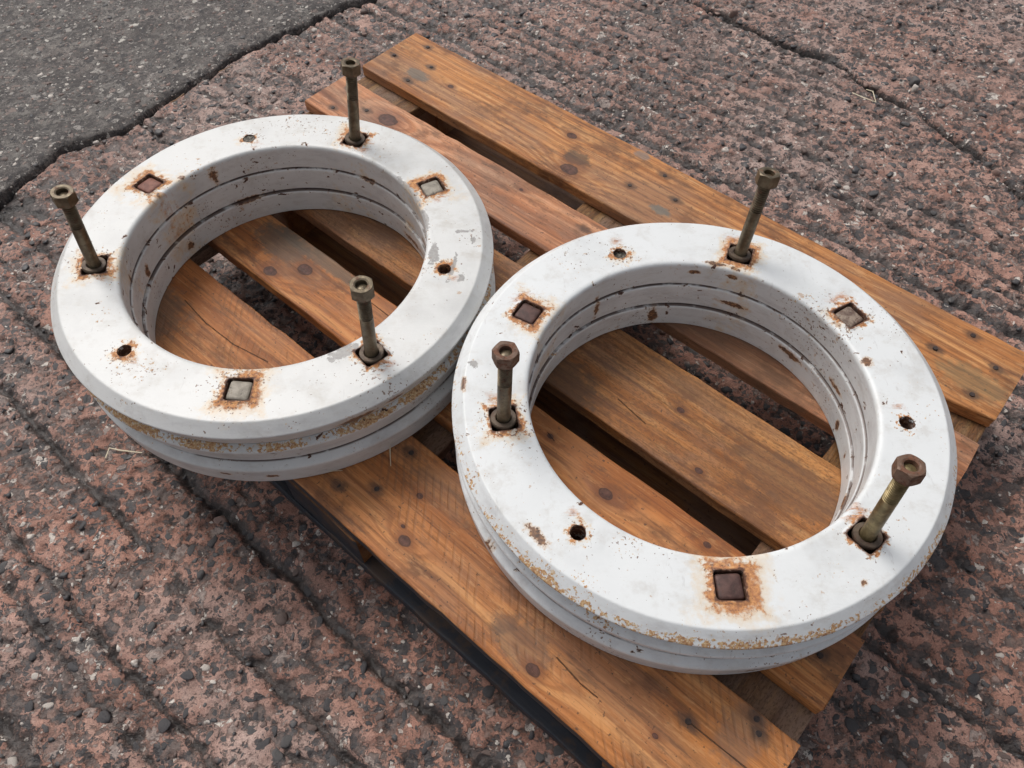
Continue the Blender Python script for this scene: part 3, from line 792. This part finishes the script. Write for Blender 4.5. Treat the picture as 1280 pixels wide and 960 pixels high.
def profile(kind, dro=0.0, dri=0.0):
    """closed cross-section (R, z) of one cast plate, bottom z = 0"""
    T = PLATE - .0004
    ro, ri = RO + dro, RI + dri
    def fil(p0, pc_, p1, d, n=4):           # straight runs with tight rounded corners and support loops
        p0, pc_, p1 = (np.array(v) for v in (p0, pc_, p1))
        a_ = (p0 - pc_) / np.linalg.norm(p0 - pc_); b_ = (p1 - pc_) / np.linalg.norm(p1 - pc_)
        q0, q1 = pc_ + a_ * d, pc_ + b_ * d
        pts = [tuple(pc_ + a_ * d * 1.25)]
        for i in range(n + 1):
            t = i / n; pts.append(tuple(q0 * (1 - t) ** 2 + 2 * pc_ * t * (1 - t) + q1 * t * t))
        return pts + [tuple(pc_ + b_ * d * 1.25)]
    if kind == 'top':
        cr, cz, fi = RO - RF, .0140, .0068
    else:
        cr, cz, fi = .0125, .0070, .0044
    tp = .0095 if kind != 'bottom' else .0035
    B0, B1, B2, B3 = (ro - tp - .010, 0.0), (ro - tp, 0.0), (ro, T - cz), (ro - cr, T)
    B4, B5, B6 = (ri, T), (ri + .0022, 0.0), (ri + .02, 0.0)
    out = fil(B0, B1, B2, .0025, 3) + fil(B1, B2, B3, .0016 if kind == 'top' else .0030) + fil(B2, B3, B4, .0015)
    inn = fil(B3, B4, B5, fi, 5) + fil(B4, B5, B6, .0018, 3)
    return out + inn

def cutter_mesh(only_round=False, zlo=-.01, zhi=PLATE + .01):
    bm = bmesh.new()
    for i in range(9):
        a = RAD(A0 - 40 * i)
        ty = i % 3
        pts = []
        if ty == 2:
            for k in range(28):
                t = 2 * math.pi * k / 28; pts.append((.0086 * math.cos(t), .0086 * math.sin(t)))
        else:
            h = .0152; cr = .0028
            for (sx, sy, st) in ((1, 1, 0), (-1, 1, 90), (-1, -1, 180), (1, -1, 270)):
                for k in range(4):
                    t = RAD(st + 30 * k); pts.append((sx * (h - cr) + cr * math.cos(t), sy * (h - cr) + cr * math.sin(t)))
        ca, sa = math.cos(a), math.sin(a); cx, cy = RP * ca, RP * sa
        W = [(cx + p[0] * ca - p[1] * sa, cy + p[0] * sa + p[1] * ca) for p in pts]
        lo = [bm.verts.new((x, y, zlo)) for x, y in W]; hi = [bm.verts.new((x, y, zhi)) for x, y in W]
        m = len(W)
        for k in range(m): bm.faces.new((lo[k], lo[(k + 1) % m], hi[(k + 1) % m], hi[k]))
        bm.faces.new(lo[::-1]); bm.faces.new(hi)
    bmesh.ops.recalc_face_normals(bm, faces=bm.faces)
    return mesh_from_bm("cut", bm)

def plate_mesh(kind, dro, dri, seed):
    bm = bmesh.new(); lathe(bm, profile(kind, dro, dri), wob=.0004, seed=seed)
    me = mesh_from_bm("plate", bm)
    o = bpy.data.objects.new("tmp", me); COL.objects.link(o)
    c = bpy.data.objects.new("tmpc", cutter_mesh()); COL.objects.link(c)
    md = o.modifiers.new("b", 'BOOLEAN'); md.operation = 'DIFFERENCE'; md.object = c; md.solver = 'EXACT'
    dg = bpy.context.evaluated_depsgraph_get()
    res = bpy.data.meshes.new_from_object(o.evaluated_get(dg))
    res.name = "plate"
    bpy.data.objects.remove(o); bpy.data.objects.remove(c)
    res.shade_smooth(); res.set_sharp_from_angle(angle=RAD(38))
    return res

def metal(name, c1, c2, rustc, rust_amt, m_, rough):
    s = NT(name); P = s.coord()
    n = s.noise(P, 75, 4, .65)
    c = s.mix(s.ss(n, .35, .68), c1, c2)
    ru = s.ss(s.m('ADD', s.noise(s.vm('ADD', P, (3, 1, 8)), 95, 4, .7), rust_amt), .56, .68)
    c = s.mix(s.m('MULTIPLY', ru, .85), c, s.mix(s.ss(s.noise(P, 300, 3), .4, .65), rustc, tuple(v * .4 for v in rustc)))
    dk = s.ss(s.noise(s.vm('ADD', P, (8, 3, 1)), 160, 4, .7), .60, .72, 0, .7)
    c = s.mix(dk, c, (.030, .024, .018))
    return s.done(c, s.m('ADD', rough, s.m('MULTIPLY', ru, .3)), s.m('MULTIPLY', m_, s.m('SUBTRACT', 1.0, s.m('MAXIMUM', ru, dk))), normal=s.bump(s.noise(P, 260, 4, .65), .35, .0008))
M_ZINC = metal("dull_plated_steel", (.105, .080, .050), (.205, .165, .108), (.17, .080, .042), .015, .55, .42)
M_WASHER = metal('dark_washer_steel', (.060, .040, .028), (.13, .095, .066), (.13, .055, .03), .04, .35, .55)
M_GOLD = metal("yellow_plated_steel", (.15, .115, .055), (.30, .235, .12), (.16, .085, .045), -.05, .6, .38)
M_BROWN = metal("rusted_steel", (.13, .075, .050), (.21, .135, .095), (.16, .065, .035), .10, .25, .55)
M_HEAD = metal("rusted_square_head", (.055, .026, .022), (.11, .054, .044), (.17, .075, .045), -.02, .1, .6)
M_HEADG = metal("greyed_square_head", (.20, .175, .14), (.32, .285, .235), (.20, .11, .06), -.02, .15, .6)

M_HEADR = metal('orange_rusted_square_head', (.14, .050, .034), (.24, .10, .07), (.26, .10, .045), .0, .1, .65)
M_HEADB = metal('part_cleaned_square_head', (.11, .065, .05), (.33, .26, .20), (.14, .07, .05), .03, .1, .6)
def shank_mesh():
    bm = bmesh.new(); R = .0079
    prof = [(.0, -.030), (R, -.030), (R, .066)]
    z = .067
    while z < .112:
        prof += [(R, z), (R, z + .0006), (R - .0018, z + .0014), (R - .0018, z + .0020)]; z += .0029
    prof += [(R - .0008, .1148), (R - .0020, .1162), (0.0, .1164)]
    seg = 28; rows = []
    for (r, zz) in prof:
        rows.append([bm.verts.new((max(r, 1e-4) * math.cos(2 * math.pi * k / seg), max(r, 1e-4) * math.sin(2 * math.pi * k / seg), zz)) for k in range(seg)])
    for A, B in zip(rows[:-1], rows[1:]):
        for k in range(seg): bm.faces.new((A[k], A[(k + 1) % seg], B[(k + 1) % seg], B[k]))
    bm.faces.new(rows[-1]); bm.faces.new(rows[0][::-1])
    bmesh.ops.recalc_face_normals(bm, faces=bm.faces)
    return mesh_from_bm("bolt", bm, 50)
def nut_mesh():
    bm = bmesh.new(); ap = .0123; H = .0158; seg = 60; hr = .0066
    rows = [[] for _ in range(8)]
    for k in range(seg):
        t = 2 * math.pi * k / seg; rel = ((t + math.pi / 6) % (math.pi / 3)) - math.pi / 6
        rh = ap / math.cos(rel); hc = max(0.0, (rh - ap * 1.005)) * .62 + .0002
        rt = min(rh, ap * .985)
        for i, (r, z) in enumerate(((rt, 0), (rh, hc), (rh, H - hc), (rt, H), (.0084, H), (hr + .0001, H - .0009), (hr, H - .006), (hr, 0))):
            rows[i].append(bm.verts.new((r * math.cos(t), r * math.sin(t), z)))
    for i in range(8):
        A, B = rows[i], rows[(i + 1) % 8]
        for k in range(seg): bm.faces.new((A[k], A[(k + 1) % seg], B[(k + 1) % seg], B[k]))
    bmesh.ops.recalc_face_normals(bm, faces=bm.faces)
    return mesh_from_bm("nut", bm, 22)
def washer_mesh():
    bm = bmesh.new()
    lathe(bm, [(.0086, 0), (.0138, 0), (.0148, .001), (.0148, .0046), (.0140, .0058), (.0096, .0058), (.0086, .0048)], seg=40)
    return mesh_from_bm("washer", bm, 30)
def head_mesh():
    bm = bmesh.new(); h = .0132; rows = []
    for (q_, z, cr) in ((1, -.022, .003), (1, -.0034, .003), (.97, -.0018, .0035), (.90, -.0008, .004), (.72, -.0003, .004)):
        row = []
        hh_ = h * q_
        for (sx, sy, st) in ((1, 1, 0), (-1, 1, 90), (-1, -1, 180), (1, -1, 270)):
            for k in range(5):
                t = RAD(st + 22.5 * k); row.append(bm.verts.new((sx * (hh_ - cr) + cr * math.cos(t), sy * (hh_ - cr) + cr * math.sin(t), z)))
        rows.append(row)
    m = len(rows[0])
    for A, B in zip(rows[:-1], rows[1:]):
        for k in range(m): bm.faces.new((A[k], A[(k + 1) % m], B[(k + 1) % m], B[k]))
    bm.faces.new(rows[-1]); bm.faces.new(rows[0][::-1])
    bmesh.ops.recalc_face_normals(bm, faces=bm.faces)
    return mesh_from_bm("square_bolt_head", bm, 35)
def rim_mesh(seed):
    """raised, ragged cast lip round a square pocket"""
    r = np.random.default_rng(seed)
    bm = bmesh.new(); n = 44; rows = [[] for _ in range(4)]
    def sq(t, h, cr):
        c, s_ = math.cos(t), math.sin(t); p = 7.0
        q_ = h / ((abs(c) ** p + abs(s_) ** p) ** (1 / p)); return q_ * c, q_ * s_
    jit = [0.0] * n
    for k in range(n):
        jit[k] = r.normal(0, .0004)
    for k in range(n):
        t = 2 * math.pi * k / n; w = jit[k]
        for i, (h, z) in enumerate(((.0153, -.0015), (.0158, .0009 + w), (.0180, .0010 + w * .8), (.0204 + w, -.0004))):
            x, y = sq(t, h, 0); rows[i].append(bm.verts.new((x, y, z)))
    for A, B in zip(rows[:-1], rows[1:]):
        for k in range(n): bm.faces.new((A[k], A[(k + 1) % n], B[(k + 1) % n], B[k]))
    bmesh.ops.recalc_face_normals(bm, faces=bm.faces)
    return mesh_from_bm("pocket_rim", bm, 50)
ME_SHANK, ME_NUT, ME_WASH, ME_HEAD = shank_mesh(), nut_mesh(), washer_mesh(), head_mesh()
def omesh(name, me, mat, parent):
    o = bpy.data.objects.new(name, me.copy()); COL.objects.link(o); o.parent = parent
    o.data.materials.clear(); o.data.materials.append(mat); return o

s_ = NT('packed_grit'); M_GRIT = s_.done(s_.mix(s_.ss(s_.noise(s_.coord(), 380, 4, .7), .38, .62), (.045, .038, .030), (.20, .18, .15)), .85, normal=s_.bump(s_.noise(s_.coord(), 300, 4, .7), .8, .002))
def wheel_weight(c, label, seed, mat, offs, leans, shank_m, nut_m, head_m):
    root = empty("wheel_weight", (c[0], c[1], DECK + .0012))
    tag(root, label, "wheel weight", "white wheel weights on the pallet")
    for k, kind in enumerate(('bottom', 'middle', 'top')):
        dro, dri, ox, oy = offs[k]
        me = plate_mesh(kind, dro, dri, seed * 10 + k)
        # keep mesh coordinates common to the whole ring so that rust lines up
        me.transform(Matrix.Translation((ox, oy, PLATE * k)))
        o = link("plate", me, root, [mat])
    for i in range(9):
        a = RAD(A0 - 40 * i); ty = i % 3
        px, py = RP * math.cos(a), RP * math.sin(a)
        if ty != 2:
            rm = link("pocket_rim", rim_mesh(seed * 20 + i), root, [mat])
            rm.data.transform(Matrix.Translation((px, py, TOP - .0004)) @ Matrix.Rotation(a, 4, 'Z'))
        if ty == 0:
            lx, ly = leans[i // 3]
            ax = Vector((lx, ly, .122)).normalized()
            b = omesh("bolt", ME_SHANK, shank_m[i // 3], root)
            b.location = (px, py, TOP + .0005)
            b.rotation_mode = 'QUATERNION'; b.rotation_quaternion = ax.to_track_quat('Z', 'Y') @ Matrix.Rotation(i * 1.3, 3, 'Z').to_quaternion()
            nt = omesh("nut", ME_NUT, nut_m[i // 3], b); nt.location = (0, 0, .1060 + (.0 if (i // 3) != 2 else .0)); nt.rotation_euler = (0, 0, .35 + i * .9)
            ws = omesh("washer", ME_WASH, M_WASHER, b); ws.location = (.0004, 0, -.0035); ws.rotation_euler = (.05, -.04, 0)
        elif i == 8:
            gb = bmesh.new(); bmesh.ops.create_cone(gb, cap_ends=True, segments=24, radius1=.0087, radius2=.0087, depth=.004)
            g_ = link('grit_plug', mesh_from_bm('grit_plug', gb, 40), root, [M_GRIT]); g_.location = (px, py, TOP - (.0038 if seed == 1 else .0085))
        elif ty == 1:
            h = omesh("square_bolt_head", ME_HEAD, head_m[i // 3], root)
            h.location = (px + random.uniform(-.0006, .0006), py + random.uniform(-.0006, .0006), TOP - .0011); h.rotation_euler = (random.uniform(-.05, .05), random.uniform(-.05, .05), a + random.uniform(-.08, .08))
    return root
S_ = .74
R1 = ring_mat("white_paint_rust_band", 1, [(PLATE * 2 - .0045, .0058, RO - .0135, -80, 150, .74)], [(TOP - .016, .006, RO - .008, 60, 25, .30)], (.645, .645, .63), (.012, -.014, 0),
              [('wall', 128, TOP - .018, .006, .014), ('wall', 176, .052, .005, .010), ('wall', 188, .085, .003, .006), ('wall', 150, .020, .006, .007), ('wall', 20, .055, .010, .004), ('wall', 33, .015, .022, .005),
               ('wall', 62, PLATE * 2, .014, .0035), ('wall', 118, PLATE, .018, .003), ('wout', -62, .090, .022, .006), ('wout', -97, .022, .007, .003), ('wout', -86, .018, .006, .003), ('wout', -52, .094, .012, .004),
               ('fgry', -4, .212, .020, .007), ('fgry', -13, .255, .010, .005), ('fgry', 14, RI + .003, .030, .004), ('fgry', 30, RI + .003, .035, .0045), ('fgry', -58, .210, .020, .010), ('fgry', 6, .250, .003, .010), ('fgry', 2, .262, .008, .003),
               ('fgry', -8, .240, .022, .004), ('face', 140, RI + .006, .004, .004), ('face', 152, RI + .004, .004, .005)])
R2 = ring_mat("white_paint_rust_edge", 2, [(TOP - .0125, .0085, RO - .018, -105, 115, .66)], [(TOP - .007, .012, RO - .024, -135, 50, .34), (PLATE * 2 - .004, .004, RO - .010, 200, 60, .25)], (.705, .72, .72), (-.004, .022, 0),
              [('wall', 122, .068, .004, .018), ('wall', 96, .022, .005, .015), ('wall', 66, .060, .022, .004), ('wall', 15, .052, .012, .004), ('wall', 38, .030, .020, .0045), ('wall', 84, TOP - .016, .006, .003), ('wall', 70, TOP - .012, .006, .0035),
               ('wall', 5, .020, .004, .007), ('wall', -8, .020, .003, .005), ('wall', -30, .040, .010, .004), ('face', 76, RI + .006, .016, .0035), ('face', 70, RI + .005, .006, .003), ('face', 12, RI + .008, .006, .006),
               ('wout', 212, .030, .010, .005), ('wout', -82, .018, .012, .003), ('face', -137, .262, .014, .005), ('face', -60, .262, .003, .003), ('fgry', 172, .266, .005, .006), ('face', 178, .275, .010, .004)])
w1 = wheel_weight((-.3140, .7235), "white ring-shaped wheel weight with a rust-speckled band round its side, nearer the grey slab", 1, R1,
                  [(.0004, -.0022, .001, -.0012), (.0003, -.0008, -.0005, .0004), (0, 0, 0, 0)],
                  [(.018 * S_, .009 * S_), (.0095 * S_, .001 * S_), (.020 * S_, .005 * S_)], [M_ZINC, M_ZINC, M_ZINC], [M_ZINC, M_ZINC, M_ZINC], [M_HEADG, M_HEADG, M_HEADR])
w2 = wheel_weight((.2178, .4930), "brighter white ring-shaped wheel weight with a rusty chamfer edge, over the pallet's right half", 2, R2,
                  [(.0004, -.0024, .0005, -.0006), (.0, -.0008, .0004, .0003), (0, 0, 0, 0)],
                  [(.0125 * S_, .026 * S_), (-.002 * S_, .023 * S_), (.004 * S_, .006 * S_)], [M_ZINC, M_GOLD, M_ZINC], [M_ZINC, M_BROWN, M_BROWN], [M_HEADB, M_HEAD, M_HEAD])

# ------------------------------------------------------------------ loose bits: pebbles, straw, a twig
def straw(pts, label, rad=.0007, col=None, cat="straw", grp=None):
    bm = bmesh.new(); rows = []
    for i, p in enumerate(pts):
        p = Vector(p); d = (Vector(pts[min(i + 1, len(pts) - 1)]) - Vector(pts[max(i - 1, 0)])).normalized()
        sx = d.cross(Vector((0, 0, 1))).normalized(); sz = sx.cross(d)
        rr = rad * (1 if i < len(pts) - 1 else .6)
        rows.append([bm.verts.new(p + sx * rr * math.cos(t) + sz * rr * .6 * math.sin(t)) for t in (2 * math.pi * k / 6 for k in range(6))])
    for A, B in zip(rows[:-1], rows[1:]):
        for k in range(6): bm.faces.new((A[k], A[(k + 1) % 6], B[(k + 1) % 6], B[k]))
    bm.faces.new(rows[0][::-1]); bm.faces.new(rows[-1])
    bmesh.ops.recalc_face_normals(bm, faces=bm.faces)
    o = link("twig" if cat == "twig" else "straw", mesh_from_bm("straw", bm, 60), None, [col or M_STRAW])
    return tag(o, label, cat, grp)
s_ = NT("dry_straw"); M_STRAW = s_.done(s_.mix(s_.noise(s_.coord(), 200, 2), (.50, .41, .27), (.74, .66, .50)), .6)
s_ = NT("brown_twig"); M_TWIG = s_.done(s_.mix(s_.noise(s_.coord(), 200, 2), (.16, .085, .045), (.34, .20, .11)), .65)
def gz(x, y, d=.002): return float(ground_h(np.array([x]), np.array([y]))[0][0]) + d
def gp(x, y, d=.002): return (x, y, gz(x, y, d))
dz = DECK + .0022
def dp(u, n, d=0.0): p = UU * u + NN * n; return (p[0], p[1], dz + d)
SG = "loose straws"

straw([gp(-.604, .550, .003), gp(-.603, .567, .006), gp(-.585, .563, .005), gp(-.550, .557, .005)], "bent pale straw on the red concrete beside the rust-banded weight", .0012, grp=SG)
straw([gp(.727, 1.444, .004), gp(.745, 1.425, .005), gp(.766, 1.407, .004)], "pale straw lying flat just below the thin crack", .0012, grp=SG)
straw([gp(.763, 1.462, .004), gp(.765, 1.436, .008), gp(.768, 1.409, .004)], "pale straw crossing the tip of another beside the thin crack", .0012, grp=SG)
straw([dp(-.437, .272, .010), dp(-.428, .262, .004), dp(-.414, .249, .0)], "short upright straw on the nearest board beside the rust-banded weight", .0006, grp=SG)
straw([dp(-.480, .178, .003), dp(-.465, .193, .004), dp(-.455, .205, .001)], "tiny straw at the corner of the nearest board under the rust-banded weight", .0006, grp=SG)
straw([gp(-.7275, 1.4068, .004), gp(-.715, 1.416, .006), gp(-.700, 1.430, .005)], "brown twig lying in the dark joint of the grey slab", .0022, M_TWIG, "twig")
straw([gp(-.640, 1.500, .004), gp(-.615, 1.525, .006)], "thin pale twig lying in the joint beyond the brown one", .0014, M_TWIG, "twig")
def pebble(x, y, r, mi, label, sh, fl=.7, ex_=.8):
    me = np_mesh("pebble", SH2[sh][0], SH2[sh][1]); o = link("pebble", me, None, [SM[mi]])
    o.location = (x, y, gz(x, y, r * fl * .55)); o.scale = (r, r * ex_, r * fl); o.rotation_euler = (0, 0, sh * 1.1)
    return tag(o, label, "pebble", "loose pebbles")
pebble(-.8363, 1.2662, .0080, 4, "small cream pebble sitting alone in the dark joint of the grey slab", 1)
pebble(.4689, 1.762, .0090, 3, "pinkish pebble in the crack near the top edge of the photo", 2)
pebble(.5187, 1.7418, .0125, 3, "largest pinkish pebble at the top of the thin crack", 3)
pebble(.545, 1.733, .0080, 4, "pale pebble just right of the largest pinkish one", 4)
pebble(.8653, 1.4766, .0135, 1, "dark slate pebble beside the thin crack", 5)
pebble(.8605, 1.454, .0105, 4, "pale pebble directly below the dark slate one", 6)
pebble(.7873, 1.4300, .0085, 4, "pale pebble wedged in the crack beside the straws", 7)
pebble(.9404, 1.2147, .0095, 1, "grey pebble low in the crack near the right edge", 0)
pebble(.9416, 1.1866, .0105, 3, "pinkish grey pebble lowest in the crack near the right edge", 2)
